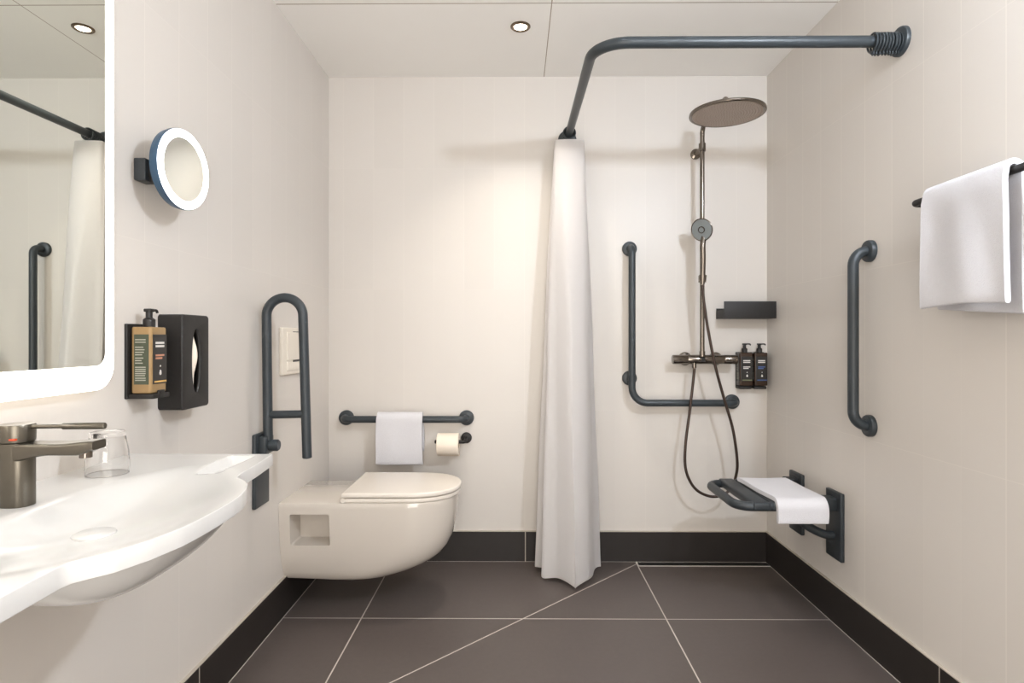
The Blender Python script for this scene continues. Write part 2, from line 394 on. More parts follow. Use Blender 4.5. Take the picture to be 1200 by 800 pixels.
# ================================================================== bottles
def make_bottle(name, label, cat, loc, rotz, body, side, second, bottom, group=None):
    """pump bottle: local x = width, -y = front, z up, origin at base centre of the back"""
    t = thing(name, label, cat, (0, 0, 0), group)
    W, Dp, Hh = .064, .050, .160
    b = plate2d([rrect(-W/2, -Dp, W/2, 0, .008)], Hh, .004, 3); part('bottle_body', b, body, t)
    b = NBm(); rbox(b, (-W/2+.006, -Dp-.0006, .022), (W/2-.003, -Dp+.001, .142)); lb = part('front_label', b, M['label'], t)
    b = NBm(); rbox(b, (-W/2-.0006, -Dp+.006, .022), (-W/2+.001, -.009, .142)); sl = part('side_label', b, side, t)
    e = .0012
    b = NBm()
    rbox(b, (-.016, -Dp-e, .119), (.018, -Dp, .124)); rbox(b, (-.016, -Dp-e, .111), (.018, -Dp, .116)); part('lettering', b, M['white'], lb)
    b = NBm()
    for z, w in ((.089, .018), (.082, .014)): rbox(b, (-.016, -Dp-e, z), (-.016+2*w-.002, -Dp, z+.0045))
    part('name_line', b, second, lb)
    b = NBm()
    lathe(b, [(0, 0), (.0042, 0), (.0042, e), (0, e)], (.003, -Dp, .047), (0, -1, 0), n=20)
    tube(b, [(.003, -Dp-.0004, .051), (.003, -Dp-.0004, .056)], lambda u: .0028*(1-u)+.0004, n=10)
    lathe(b, [(0, 0), (.0022, 0), (.0022, e), (0, e)], (.003, -Dp, .065), (0, -1, 0), n=12); part('emblem', b, M['white'], lb)
    b = NBm(); rbox(b, (-.020, -Dp-e, .0255), (W/2-.005, -Dp, .0295)); part('bottom_line', b, bottom, lb)
    b = NBm()
    rows = [(.128, .9), (.122, .9), (.110, .7), (.104, .8), (.098, .75), (.092, .6), (.084, .7), (.078, .55), (.072, .65), (.062, .9), (.057, .9), (.052, .9), (.047, .9), (.042, .85), (.036, .9), (.031, .9)]
    for z, w in rows: rbox(b, (-W/2-e, -.012-.028*w, z), (-W/2, -.012, z+.0026))
    part('small_print', b, M['print'], sl)
    b = NBm(); lathe(b, [(0, 0), (.0135, 0), (.0135, .018), (.011, .021), (.0075, .023), (.0075, .040), (0, .040)], (0, -Dp/2, Hh), n=28); p = part('pump', b, M['black'], t)
    b = NBm(); rbox(b, (-.009, -Dp/2-.009, Hh+.037), (.009, -Dp/2+.009, Hh+.045), .002)
    tube(b, fillet([(0, -Dp/2, Hh+.042), (.026, -Dp/2-.002, Hh+.042), (.029, -Dp/2-.002, Hh+.036)], .004, 4), .0032, n=12); part('nozzle', b, M['black'], p)
    t.location = loc; t.rotation_euler.z = rotz
    return t
# on the left wall, front turned into the room (+X)
make_bottle('soap_bottle', 'amber hand soap pump bottle in a black bracket beside the glowing mirror', 'soap bottle', (-.9225, 1.422, .9705), PI/2, M['amber'], M['labelgreen'], M['copper'], M['gold'])
t = thing('bottle_holder', 'black wall bracket carrying the single amber soap bottle', 'holder', (XL, 1.42, .96))
b = NBm(); rbox(b, (XL-.001, 1.382, .958), (XL+.0065, 1.462, 1.138), .002); part('back_plate', b, M['black'], t)
b = NBm(); rbox(b, (XL, 1.388, .958), (-.8668, 1.456, .9695), .002)
rbox(b, (-.8715, 1.41, .958), (-.8665, 1.436, .9775), .002); part('base_tray', b, M['black'], t)
# pair in the shower corner
for k, (x, lab, sec, bot) in enumerate((
        (1.116, 'dark pump bottle with olive stripe, nearer the shower mixer', M['white'], M['green']),
        (1.188, 'dark pump bottle with blue print, nearer the room corner', M['blue'], M['blue']))):
    make_bottle('shower_bottle', lab, 'soap bottle', (x, YB-.011, .873), 0, M['darkamber'], M['label'], sec, bot, 'dark pump bottles in the shower corner')
t = thing('bottle_holder', 'black double wall bracket carrying two dark bottles under the shower shelf', 'holder', (1.152, YB, .86))
b = NBm(); rbox(b, (1.085, YB-.008, .858), (1.222, YB+.001, 1.035), .002); part('back_plate', b, M['black'], t)
b = NBm(); rbox(b, (1.086, YB-.052, .856), (1.146, YB, .871), .004); rbox(b, (1.157, YB-.052, .856), (1.218, YB, .871), .004); part('base_tray', b, M['black'], t)

# ================================================================== tissue box on left wall
TX, TY0, TY1, TZ0, TZ1 = -.867, 1.512, 1.643, .915, 1.166
t = thing('tissue_dispenser', 'dark upright tissue box with an oval slot on the left wall', 'tissue box', (XL, (TY0+TY1)/2, TZ0))
cyc, czc = 1.579, 1.042
lens = [(cyc+.0195*math.cos(a)*(1 if True else 1)*abs(math.sin(a))**.0, czc+.083*math.sin(a)) for a in [2*PI*k/40 for k in range(40)]]
lens = [(cyc+.0195*(math.cos(a)), czc+.085*math.sin(a)) for a in [2*PI*k/48 for k in range(48)]]
b = remap(plate2d([rrect(TY0, TZ0, TY1, TZ1, .010), lens], .010, .0045, 4), yz(TX-.010)); part('front_cover', b, M['black'], t)
b = remap(plate2d([rrect(TY0, TZ0, TY1, TZ1, .010), rrect(TY0+.004, TZ0+.004, TY1-.004, TZ1-.004, .007)], .059), yz(XL-.001)); part('casing', b, M['black'], t)
b = NBm(); g = []
for i in range(15):
    row = []
    for j in range(27):
        u = i/14-.5; v = j/26-.5
        x = TX-.011+.009*math.cos(u*PI)*math.cos(v*PI)+.003*math.sin(9*v+3*u)*math.cos(v*PI)
        row.append(b.verts.new((x, cyc-.002+u*.034*math.cos(v*PI*.98)+.003*math.sin(7*v), czc+v*.166)))
    g.append(row)
for i in range(14):
    for j in range(26): b.faces.new((g[i][j], g[i+1][j], g[i+1][j+1], g[i][j+1]))
bmesh.ops.remove_doubles(b, verts=b.verts, dist=1e-5)
bmesh.ops.solidify(b, geom=b.faces[:], thickness=.0012)
solo('tissue', b, M['paper'], 'white paper tissue showing in the oval slot of the dark box', 'tissue', (TX-.01, cyc, czc-.083))

# ================================================================== wash basin
BTK = .0285; ZB = .825; BC = .956; BY0, BY1 = .51, 1.402
EDGE = [(.51, -.552), (.623, -.554), (.667, -.556), (.712, -.5575), (.7235, -.555), (.733, -.548), (.759, -.524), (.801, -.505), (.856, -.4905), (.90, -.4865), (.947, -.485), (1.0, -.4855), (1.04, -.490), (1.08, -.500), (1.112, -.513), (1.135, -.527), (1.155, -.543), (1.170, -.558), (1.180, -.5645), (1.195, -.567), (1.276, -.572), (1.402, -.586)]
def outx(y):
    for (a, xa), (c, xc) in zip(EDGE, EDGE[1:]):
        if y <= c+1e-9: f = max(0, (y-a)/(c-a)); return xa+(xc-xa)*f
    return EDGE[-1][1]
def sst(a, c, x):
    f = max(0, min(1, (x-a)/(c-a))); return f*f*(3-2*f)
def ztop(x, y):
    e = (abs(x+.695)/(.215 if x > -.695 else .105))**2+(abs(y-BC)/.32)**2
    d = .046*(1-e)**1.7 if e < 1 else 0
    for y0, y1 in ((1.225, 1.372), (2*BC-1.372, 2*BC-1.225)):
        m_ = sst(-.678, -.668, x)*(1-sst(-.628, -.618, x))*sst(y0-.006, y0+.004, y)*(1-sst(y1-.004, y1+.006, y))
        d = max(d, .020*m_)
    return ZB-d
def zbot(x, y):
    cx = -.655; axx = max(.05, outx(y)-cx-.012 if x > cx else .22)
    e = (abs(x-cx)/axx)**2.4+(abs(y-BC-.015)/.237)**3.2
    return ZB-BTK-(.096*(1-e)**1.1 if e < 1 else 0)
t = thing('wash_basin', 'white wall hung wash basin with a bulging front and flat side shelves', 'basin', (XL, BC, ZB-.16))
b = NBm(); NY, NX = 150, 70; top = []; bot = []
ysamp = [BY0+(BY1-BY0)*j/NY for j in range(NY+1)]
for y in ysamp:
    xo = outx(y); rt, rb = [], []
    for i in range(NX+1):
        f = i/NX; f = 1-(1-f)**1.25; x = XL-.001+(xo-XL+.001)*f
        rt.append(b.verts.new((x, y, ztop(x, y)))); rb.append(b.verts.new((x, y, zbot(x, y) if i < NX else ZB-BTK)))
    top.append(rt); bot.append(rb)
for j in range(NY):
    for i in range(NX):
        b.faces.new((top[j][i], top[j][i+1], top[j+1][i+1], top[j+1][i])); b.faces.new((bot[j][i], bot[j+1][i], bot[j+1][i+1], bot[j][i+1]))
    for i in (0, NX): b.faces.new((top[j][i], top[j+1][i], bot[j+1][i], bot[j][i]))
for j in (0, NY):
    for i in range(NX): b.faces.new((top[j][i], top[j][i+1], bot[j][i+1], bot[j][i]))
bmesh.ops.recalc_face_normals(b, faces=b.faces)
rim = [e for e in b.edges if len(e.link_faces) == 2 and e.calc_face_angle(0) > 1.0 and all(v.co.x > XL+.002 for v in e.verts)]
bmesh.ops.bevel(b, geom=rim, offset=.005, segments=3, profile=.5, affect='EDGES', clamp_overlap=True)
part('bowl', b, M['basin'], t, ang=.7)
b = NBm(); lathe(b, disc_prof(.032, .006, .003), (-.695, BC, ztop(-.695, BC)-.001), n=36); part('drain_plug', b, M['basin'], t)

# ================================================================== mixer tap
FX, FY = -.832, BC+.012
t = thing('basin_tap', 'gunmetal single lever tap standing on the white basin', 'tap', (FX, FY, ZB))
b = plate2d([rrect(FX-.0255, FY-.021, FX+.0255, FY+.021, .0205)], .1055, .0012); remap(b, lambda x, y, z: (x, y, ZB+z)); 
sp = []
for k in range(25):
    f = k/24; x = FX-.0255+.006+f*.157
    zt = ZB+.105+(.004*sst(.6, 1, f)); zbm = ZB+.105-.031+.012*sst(.1, .55, f)+.0085*sst(.84, 1.0, f)
    w = .0205*(1 - .10*sst(.75, 1, f)) if f < .97 else .0165
    rr = .0045; ring = []
    for (py, pz) in rrect(-w, zbm, w, max(zt, zbm+.0095), rr, 4): ring.append(b.verts.new((x, FY+py, pz)))
    sp.append(ring)
for a, c in zip(sp, sp[1:]):
    for k in range(len(a)): b.faces.new((a[k], a[(k+1) % len(a)], c[(k+1) % len(a)], c[k]))
b.faces.new(sp[0]); b.faces.new(sp[-1])
part('spout_body', b, M['gunb'], t)
b = NBm(); lathe(b, disc_prof(.0095, .012, .001), (FX+.115, FY, ZB+.080), n=24); part('aerator', b, M['gun'], t)
b = NBm(); lathe(b, [(0, .107), (.0245, .107), (.0250, .1105), (.0255, .133), (.0245, .1355), (0, .1355)], (FX, FY, ZB), n=48)
hd = part('lever_cap', b, M['gunb'], t)
b = NBm(); tube(b, [(FX+.018, FY, ZB+.131), (FX+.085, FY, ZB+.1318)], .0036, n=16); tube(b, [(FX+.078, FY, ZB+.1318), (FX+.146, FY, ZB+.1325)], .0056, n=20, round_end=.5); part('lever', b, M['gunb'], hd)
b = NBm(); rbox(b, (FX+.0065, FY-.0248, ZB+.111), (FX+.0165, FY-.0185, ZB+.1142), .0008); part('temperature_mark', b, M['red'], hd, label='small red hot water mark')

# ================================================================== drinking glass, upside down
gx, gy = -.838, 1.192
prof = [(.0375, 0), (.0388, .001), (.0392, .012), (.0388, .030), (.0368, .050), (.0335, .066), (.0318, .078), (.0316, .084), (.030, .0865), (0, .0865),
        (0, .0765), (.0285, .0765), (.0312, .066), (.0345, .050), (.0367, .030), (.0371, .012), (.0367, .001)]
b = NBm(); lathe(b, prof, (gx, gy, ZB+.0006), n=56, closed=True)
solo('drinking_glass', b, M['glass'], 'clear drinking glass turned upside down on the basin behind the tap', 'glass', (gx, gy, ZB))

# ================================================================== grab bars
def rosette(b, p, ax, r=.036, h=.018): return lathe(b, [(0, 0), (r, 0), (r, h-.006), (r-.002, h-.002), (r-.007, h), (0, h)], p, ax, n=40)
# fold-up bar on the left wall
PYc = 2.11
t = thing('folding_grab_bar', 'anthracite fold-up support rail raised upright beside the toilet', 'grab bar', (XL, PYc, .497))
b = NBm(); rbox(b, (XL-.001, 2.052, .497), (XL+.014, 2.168, .762), .005); part('wall_plate', b, M['bar'], t)
b = NBm(); rbox(b, (XL+.010, 2.075, .686), (XL+.040, 2.145, .752), .006)
lathe(b, [(0, 0), (.021, 0), (.021, .060), (.017, .065), (0, .065)], (XL+.008, PYc, .716), (1, 0, 0), n=32); part('hinge', b, M['bar'], t)
b = NBm()
xa0, xa1, xb1, xb0 = -.899, -.9045, -.772, -.757
rad = (xb1-xa1)/2; zt = 1.255-rad-.005
pts = [Vector((xa0, PYc, .735)), Vector((xa1, PYc, zt))]
for k in range(1, 24):
    a = PI-PI*k/24; pts.append(Vector(((xa1+xb1)/2+rad*math.cos(a), PYc, zt+rad*math.sin(a))))
pts += [Vector((xb1, PYc, zt)), Vector((xb0, PYc, .672))]
tube(b, pts, .0170, n=24, round_end=.3); part('support_loop', b, M['bar'], t)
b = NBm(); tube(b, [(xa0-.001, PYc, .826), (xb0-.004, PYc, .829)], .0145, n=20); part('crossbar', b, M['bar'], t)

# straight rail on the back wall
yb = YB-.068; zb_ = .7095
t = thing('grab_bar', 'straight horizontal anthracite grab rail on the back wall behind the toilet', 'grab bar', (-.545, YB, zb_))
b = NBm(); tube(b, fillet([(-.842, YB-.004, zb_), (-.842, yb, zb_), (-.246, yb, zb_), (-.246, YB-.004, zb_)], .030, 8), .0172, n=24); part('rail', b, M['bar'], t)
for x in (-.842, -.246):
    b = NBm(); rosette(b, (x, YB, zb_), (0, -1, 0), .037); part('rosette', b, M['bar'], t)
# L shaped rail in the shower
t = thing('grab_bar', 'L-shaped anthracite grab rail on the back wall left of the shower mixer', 'grab bar', (.56, YB, .79))
yl = YB-.070; xl_ = .5605
b = NBm(); tube(b, fillet([(xl_, YB-.004, 1.545), (xl_, yl, 1.545), (xl_, yl, .790), (1.066, yl, .790), (1.066, YB-.004, .790)], [0, .03, .075, .03, 0], 10), .0170, n=24); part('rail', b, M['bar'], t)
b = NBm(); tube(b, [(xl_, YB-.004, .906), (xl_, yl, .906)], .0165, n=20); part('standoff', b, M['bar'], t)
for p in ((xl_, 1.545), (xl_, .906), (1.066, .790)):
    b = NBm(); rosette(b, (p[0], YB, p[1]), (0, -1, 0), .036); part('rosette', b, M['bar'], t)
# vertical rail on the right wall
xr = XR-.062; yr = 2.052
t = thing('grab_bar', 'vertical anthracite grab rail on the right wall beside the shower', 'grab bar', (XR, yr, .797))
b = NBm(); tube(b, fillet([(XR-.004, yr, 1.408), (xr, yr, 1.408), (xr, yr, .797), (XR-.004, yr, .797)], .050, 10), .0178, n=24); part('rail', b, M['bar'], t)
for z in (1.408, .797):
    b = NBm(); rosette(b, (XR, yr, z), (-1, 0, 0), .038); part('rosette', b, M['bar'], t)

# ================================================================== flush plate
t = thing('flush_plate', 'white double button flush plate on the left wall above the toilet', 'flush plate', (XL, 2.412, .955))
b = remap(plate2d([rrect(2.288, .956, 2.536, 1.146, .006)], .014, .003, 3), yz(XL)); part('frame', b, M['plate'], t)
b = NBm(); rbox(b, (XL+.010, 2.330, 1.014), (XL+.0185, 2.522, 1.128), .003); part('large_button', b, M['plate'], t)
b = NBm(); rbox(b, (XL+.010, 2.330, .972), (XL+.0175, 2.522, 1.006), .003); part('small_button', b, M['plate'], t)
for gz0, gz1, gt in ((1.006, 1.0145, .016), (1.126, 1.131, .0152)):
    b = NBm(); rbox(b, (XL+.013, 2.395, gz0), (XL+gt, 2.475, gz1)); part('button_gap', b, M['black'], t)

# ================================================================== toilet
TC = 2.468
def dshape(x0, tip, w, a, p=2.25, n=28, rb=.0):
    """plan outline: straight back at x0, rounded front at tip"""
    xs = tip-a; out = [(x0, -w)]
    for k in range(6): out.append((x0+(xs-x0)*(k+1)/7, -w))
    for k in range(n+1):
        th = -PI/2+PI*k/n; c, s_ = math.cos(th), math.sin(th)
        out.append((xs+a*abs(c)**(2/p), w*(1 if s_ > 0 else -1)*abs(s_)**(2/p)))
    for k in range(6): out.append((xs-(xs-x0)*(k+1)/7, w))
    out.append((x0, w)); return out
LAY = [(.118, .070, -.600, .14), (.121, .100, -.560, .16), (.126, .118, -.515, .19), (.138, .130, -.462, .21), (.160, .141, -.402, .22), (.185, .150, -.352, .22), (.215, .158, -.312, .215),
       (.250, .166, -.284, .21), (.290, .173, -.266, .21), (.335, .179, -.255, .21), (.385, .183, -.248, .21), (.430, .185, -.2445, .21), (.449, .185, -.244, .21), (.4545, .1835, -.2455, .21), (.4565, .179, -.250, .208)]
t = thing('toilet', 'white wall hung toilet with closed lid and a square side recess', 'toilet', (XL, TC, .11))
b = NBm(); rings = []
for z, w, tip, a in LAY:
    zz = lambda x: z + (0 if z > .2 else .012*max(0, (-.6-x)/.33))
    rings.append([b.verts.new((x, TC+y, zz(x))) for x, y in dshape(XL+.0005, tip, w, a)])
for r0, r1 in zip(rings, rings[1:]):
    n = len(r0)
    for k in range(n): b.faces.new((r0[k], r0[(k+1) % n], r1[(k+1) % n], r1[k]))
b.faces.new(rings[0][::-1]); b.faces.new(rings[-1])
bmesh.ops.recalc_face_normals(b, faces=b.faces)
body = part('pan', b, M['ceramic'], t, ang=.9)
k = plate2d([rrect(-.889, .286, -.733, .412, .008)], .16, 0); remap(k, lambda x, z, c: (x, 2.24+c, z)); bool_cut(body, k)
b = NBm(); bmesh.ops.create_uvsphere(b, u_segments=28, v_segments=14, radius=1, matrix=Matrix.Translation((-.60, TC-.005, .121)) @ Matrix.Diagonal((.055, .055, .017, 1))); part('underside_cap', b, M['ceramic'], t)
def dplate(x0, tip, w, a, z0, th, bev, rcorner=.02, dome=0.):
    o = dshape(x0, tip, w, a)
    bb = plate2d([o], th, bev, 4)
    for v in bb.verts: v.co = Vector((v.co.x, TC+v.co.y, z0+v.co.z))
    return bb
b = dplate(-.672, -.236, .181, .215, .4575, .0155, .004); part('seat', b, M['lid'], t)
b = dplate(-.686, -.232, .184, .215, .4755, .020, .007); part('lid', b, M['lid'], t)
for s in (-1, 1):
    b = NBm(); tube(b, [(-.680, TC+s*.1845, .4665), (-.680, TC+s*.120, .4665)], .0095, n=20); part('hinge', b, M['lid'], t)

# ================================================================== toilet roll and holder
hx, hz = -.247, .610
t = thing('toilet_roll_holder', 'dark toilet roll arm below the right end of the back rail', 'toilet roll holder', (hx, YB, hz))
b = NBm(); rosette(b, (hx, YB, hz), (0, -1, 0), .027, .014); part('rosette', b, M['black'], t)
b = NBm(); tube(b, fillet([(hx, YB-.008, hz), (hx, YB-.074, hz-.008), (-.392, YB-.074, hz-.008)], .012, 6), .0085, n=18, round_end=.4); part('arm', b, M['black'], t)
rc = (0, YB-.074, hz-.0195); 
t = thing('toilet_roll', 'white toilet paper roll hanging on the dark holder arm', 'toilet roll', (-.33, rc[1], rc[2]-.055))
b = NBm(); lathe(b, [(.0205, 0), (.0525, 0), (.0535, .002), (.0535, .101), (.0525, .103), (.0205, .103)], (-.380, rc[1], rc[2]), (1, 0, 0), n=56, closed=True); part('paper_roll', b, M['paper'], t)
b = NBm(); lathe(b, [(.0201, .001), (.0215, .001), (.0215, .102), (.0201, .102)], (-.380, rc[1], rc[2]), (1, 0, 0), n=40, closed=True); part('core', b, M['card'], t)
b = NBm(); g = []
for i in range(14):
    a = -PI/2+.1-(0.0); z = rc[2]-.012-i*.0042
    yy = rc[1]+.0537+(.0015 if i else 0); g.append([b.verts.new((x, yy-.0006*i, z)) for x in (-.379, -.33, -.2775)])
for i in range(13):
    for j in range(2): b.faces.new((g[i][j], g[i][j+1], g[i+1][j+1], g[i+1][j]))
bmesh.ops.solidify(b, geom=b.faces[:], thickness=.0008); part('loose_sheet', b, M['paper'], t)

# ================================================================== towels
def drape(path, thick, a0, a1, tofn, na=26, wob=.002, flare=.0, seed=0., edge=None):
    """cloth of given thickness following a 2D path (p, z), swept from a0 to a1; tofn maps (a,p,z) to the room"""
    P = [Vector((p[0], p[1])) for p in path]; nrm = []
    for i in range(len(P)):
        d = P[min(i+1, len(P)-1)]-P[max(i-1, 0)]; d.normalize(); nrm.append(Vector((-d.y, d.x)))
    h = thick/2; m = len(P); loop = []
    for i in range(m): loop.append((P[i]+nrm[i]*h, i/(m-1), 1))
    d = (P[-1]-P[-2]).normalized()
    for k in range(1, 5): 
        th = PI*k/5; loop.append((P[-1]+nrm[-1]*h*math.cos(th)+d*h*math.sin(th), 1, 0))
    for i in range(m-1, -1, -1): loop.append((P[i]-nrm[i]*h, i/(m-1), -1))
    d = (P[0]-P[1]).normalized()
    for k in range(1, 5):
        th = PI*k/5; loop.append((P[0]-nrm[0]*h*math.cos(th)+d*h*math.sin(th), 0, 0))
    bm = NBm(); rows = []; zmid = max(p.y for p in P)
    for j in range(na+1):
        f = j/na; row = []
        for q, s, sd in loop:
            drop = max(0, zmid-q.y)
            e = edge(f, s) if edge else 0.
            w = wob*(math.sin(5.1*f*PI/2+seed+6*s)+.6*math.sin(11*f+2.3*seed-9*s))*min(1, drop*12)
            av = a0+(a1-a0)*f+flare*(f-.5)*drop+.0015*math.sin(14*s+seed+f)
            row.append(bm.verts.new(tofn(av, q.x+w, q.y+e*min(1, drop*6))))
        rows.append(row)
    n = len(loop)
    for j in range(na):
        for k in range(n): bm.faces.new((rows[j][k], rows[j][(k+1) % n], rows[j+1][(k+1) % n], rows[j+1][k]))
    # soft closing ends
    for row, sg in ((rows[0], -1), (rows[-1], 1)):
        for i in range(m-1):
            k0, k1 = i, i+1; o0 = (m+4)+(m-1-i); o1 = (m+4)+(m-1-i-1)
            bm.faces.new((row[k0], row[k1], row[o1], row[o0]))
        bm.faces.new([row[k] for k in range(m-1, m+5)]); bm.faces.new([row[m+4+m-1+i] for i in range(5)]+[row[0]])
    return bm
def hangpath(r, zbar, zf, zbk, n=10, gap=0.):
    """over a bar at p=0: front side is p=-r, back side p=+r"""
    pts = [(-r-gap, zf+(zbar-zf)*k/14) for k in range(14)]
    for k in range(n+1):
        a = PI-PI*k/n; pts.append((r*math.cos(a), zbar+r*math.sin(a)))
    pts += [(r, zbar-(zbar-zbk)*(k+1)/14) for k in range(14)]
    return pts
b = drape(hangpath(.0285, zb_, .503, .56), .0155, -.671, -.453, lambda a, p, z: (a, yb+p, z), seed=1.2, wob=.0015, flare=.03)
solo('hand_towel', b, M['towel'], 'small white towel folded over the rail behind the toilet', 'towel', (-.56, yb, .503))

# towel rack on the right wall
XA, XB, YE, ZR = 1.165, 1.214, 1.725, 1.497
t = thing('towel_rack', 'dark double bar towel rack on the right wall', 'towel rack', (XR, 1.4, ZR))
b = NBm(); tube(b, fillet([(XB, 1.02, ZR), (XB, YE, ZR), (XA, YE, ZR), (XA, 1.02, ZR)], .020, 6), .0095, n=18); part('rail', b, M['black'], t)
for y in (1.655, 1.06):
    b = NBm(); tube(b, [(XA, y, ZR-.016), (XR-.003, y, ZR-.016)], .008, n=16); lathe(b, disc_prof(.02, .008), (XR, y, ZR-.016), (-1, 0, 0)); part('bracket', b, M['black'], t)
def fold(f, s): return -.024*(1-f)*max(0, (s-.55)/.45)+.006*math.sin(f*PI)*max(0, (.45-s)/.45)
b = drape(hangpath(.0215, ZR, 1.192, 1.190, gap=.004), .014, 1.372, 1.640, lambda a, p, z: (XA+p, a, z), seed=.4, wob=.0032, flare=.05, edge=fold)
solo('bath_towel', b, M['towel'], 'thick white towel over the front bar of the right wall rack', 'towel', (XA, 1.5, 1.176))
t = thing('bath_towel', 'white towel with a woven band on the rear rack bar, cut by the photo edge', 'towel', (XB, 1.2, 1.2))
b = drape(hangpath(.0165, ZR, 1.205, 1.30), .010, 1.09, 1.352, lambda a, p, z: (XB+p, a, z), seed=2.0, wob=.0010, flare=.02); part('cloth', b, M['towel'], t)
b = NBm()
for z in (1.298, 1.278): rbox(b, (XB-.0245, 1.085, z), (XB-.0205, 1.354, z+.0035), .001)
part('woven_band', b, M['hem'], t)
b = NBm(); rbox(b, (XB-.0255, 1.318, 1.280), (XB-.0215, 1.329, 1.297), .001); part('cloth_tag', b, M['card'], t, label='small dark sewn tag')

# ================================================================== shower curtain rail, rings and curtain
RX, RY, RZ = .253, 1.889, 2.058
t = thing('curtain_rail', 'blue grey bent shower curtain rail from right wall to back wall', 'curtain rail', (XR, RY, RZ))
b = NBm(); tube(b, fillet([(XR-.004, RY, RZ), (RX, RY, RZ), (RX, YB-.004, RZ+.026)], .115, 14), .0180, n=28); part('rail', b, M['bar'], t)
b = NBm(); rosette(b, (XR, RY, RZ), (-1, 0, 0), .046, .014); part('rosette', b, M['bar'], t)
b = NBm(); rosette(b, (RX, YB, RZ+.026), (0, -1, 0), .046, .014); part('rosette', b, M['bar'], t)
def make_ring(axis):
    b = NBm(); R, r = .0282, .0034
    tube(b, [(0, R*math.cos(a), R*math.sin(a)-.004) for a in [2*PI*k/40 for k in range(40)]], r, n=10, closed=True)
    tube(b, fillet([(0, -.006, -R-.002), (0, -.006, -R-.014), (0, .004, -R-.016), (0, .006, -R-.009)], .003, 3), .0021, n=8, round_end=.5)
    lathe(b, [(0, 0), (.0045, 0), (.0045, .007), (0, .007)], (-.0035, .006, -R-.006), (1, 0, 0), n=14)
    return b
words = ['first', 'second', 'third', 'fourth', 'fifth', 'sixth', 'seventh', 'eighth', 'ninth']
ring0 = None
GR1 = 'curtain rings parked at the right wall'
LBL1 = 'blue grey plastic curtain ring in the tight row parked at the right wall rosette'
for k in range(9):
    if ring0 is None:
        ring0 = solo('curtain_ring', make_ring(0), M['bar'], LBL1, 'curtain ring', (0, 0, 0), GR1); o = ring0
    else: o = copy_tree(ring0)
    o.location = (1.148+.0100*k, RY, RZ); o.rotation_euler = (random.uniform(-.10, .10), 0, random.uniform(-.03, .03)); o['label'] = LBL1; o['group'] = GR1
ys = [2.772, 2.786, 2.800, 2.814, 2.828, 2.842]
for k, y in enumerate(ys):
    o = copy_tree(ring0); o.location = (RX, y, RZ+.0235); o.rotation_euler = (0, 0, PI/2)
    if k == 0:
        o['label'] = 'foremost curtain ring, holding the front top corner of the white curtain'
    else: o['label'] = 'curtain ring behind the foremost one on top of the white curtain'
    o['group'] = 'curtain rings carrying the curtain'
ZT, ZH = 2.046, .020
BOTP = [(.17, 2.862), (.30, 2.845), (.398, 2.815), (.36, 2.800), (.22, 2.800), (.100, 2.772), (.108, 2.755), (.24, 2.765), (.335, 2.752), (.30, 2.725), (.20, 2.705), (.122, 2.672), (.125, 2.655), (.185, 2.632), (.252, 2.552), (.262, 2.552), (.322, 2.612), (.350, 2.68), (.368, 2.735), (.402, 2.778)]
TOPP = [(.225, 2.874), (.26, 2.870), (.315, 2.864), (.318, 2.856), (.26, 2.852), (.196, 2.846), (.196, 2.838), (.26, 2.834), (.318, 2.828), (.318, 2.820), (.26, 2.816), (.192, 2.808), (.188, 2.792), (.188, 2.778), (.215, 2.770), (.265, 2.768), (.305, 2.772), (.322, 2.782), (.325, 2.80), (.322, 2.82)]
t = thing('shower_curtain', 'long white gathered shower curtain hanging beside the toilet end', 'shower curtain', (RX, 2.75, ZH))
nb = 8
SB = spline([(x, y, 0) for x, y in BOTP], nb); ST = spline([(x, y, 0) for x, y in TOPP], nb)
b = NBm(); g = []; NZ = 60
for j in range(NZ+1):
    f = j/NZ; z = ZT+(ZH-ZT)*f; w = f**.80; row = []
    for i, (p, q) in enumerate(zip(ST, SB)):
        x = p.x*(1-w)+q.x*w; y = p.y*(1-w)+q.y*w
        x += .004*math.sin(2.2*z*PI+i*.16)*f*(1-f)*2; y += .003*math.sin(3*z+i*.23)*f*(1-f)*2
        zz = z+(.006*math.sin(i*.31) if j == NZ else 0)
        row.append(b.verts.new((x, y, zz)))
    g.append(row)
for j in range(NZ):
    for i in range(len(SB)-1): b.faces.new((g[j][i], g[j][i+1], g[j+1][i+1], g[j+1][i]))
hemz = []
bmesh.ops.solidify(b, geom=b.faces[:], thickness=.0012)
part('cloth', b, M['curtain'], t, ang=1.2)
b = NBm(); g = []
for z in (ZH-.001, ZH+.011):
    g.append([b.verts.new((q.x, q.y, z+.006*math.sin(i*.31)*(1 if z < ZH+.005 else .7))) for i, q in enumerate(SB)])
for i in range(len(SB)-1): b.faces.new((g[0][i], g[0][i+1], g[1][i+1], g[1][i]))
bmesh.ops.solidify(b, geom=b.faces[:], thickness=.0034)
for v in b.verts: pass
part('hem', b, M['hem'], t, ang=1.2)

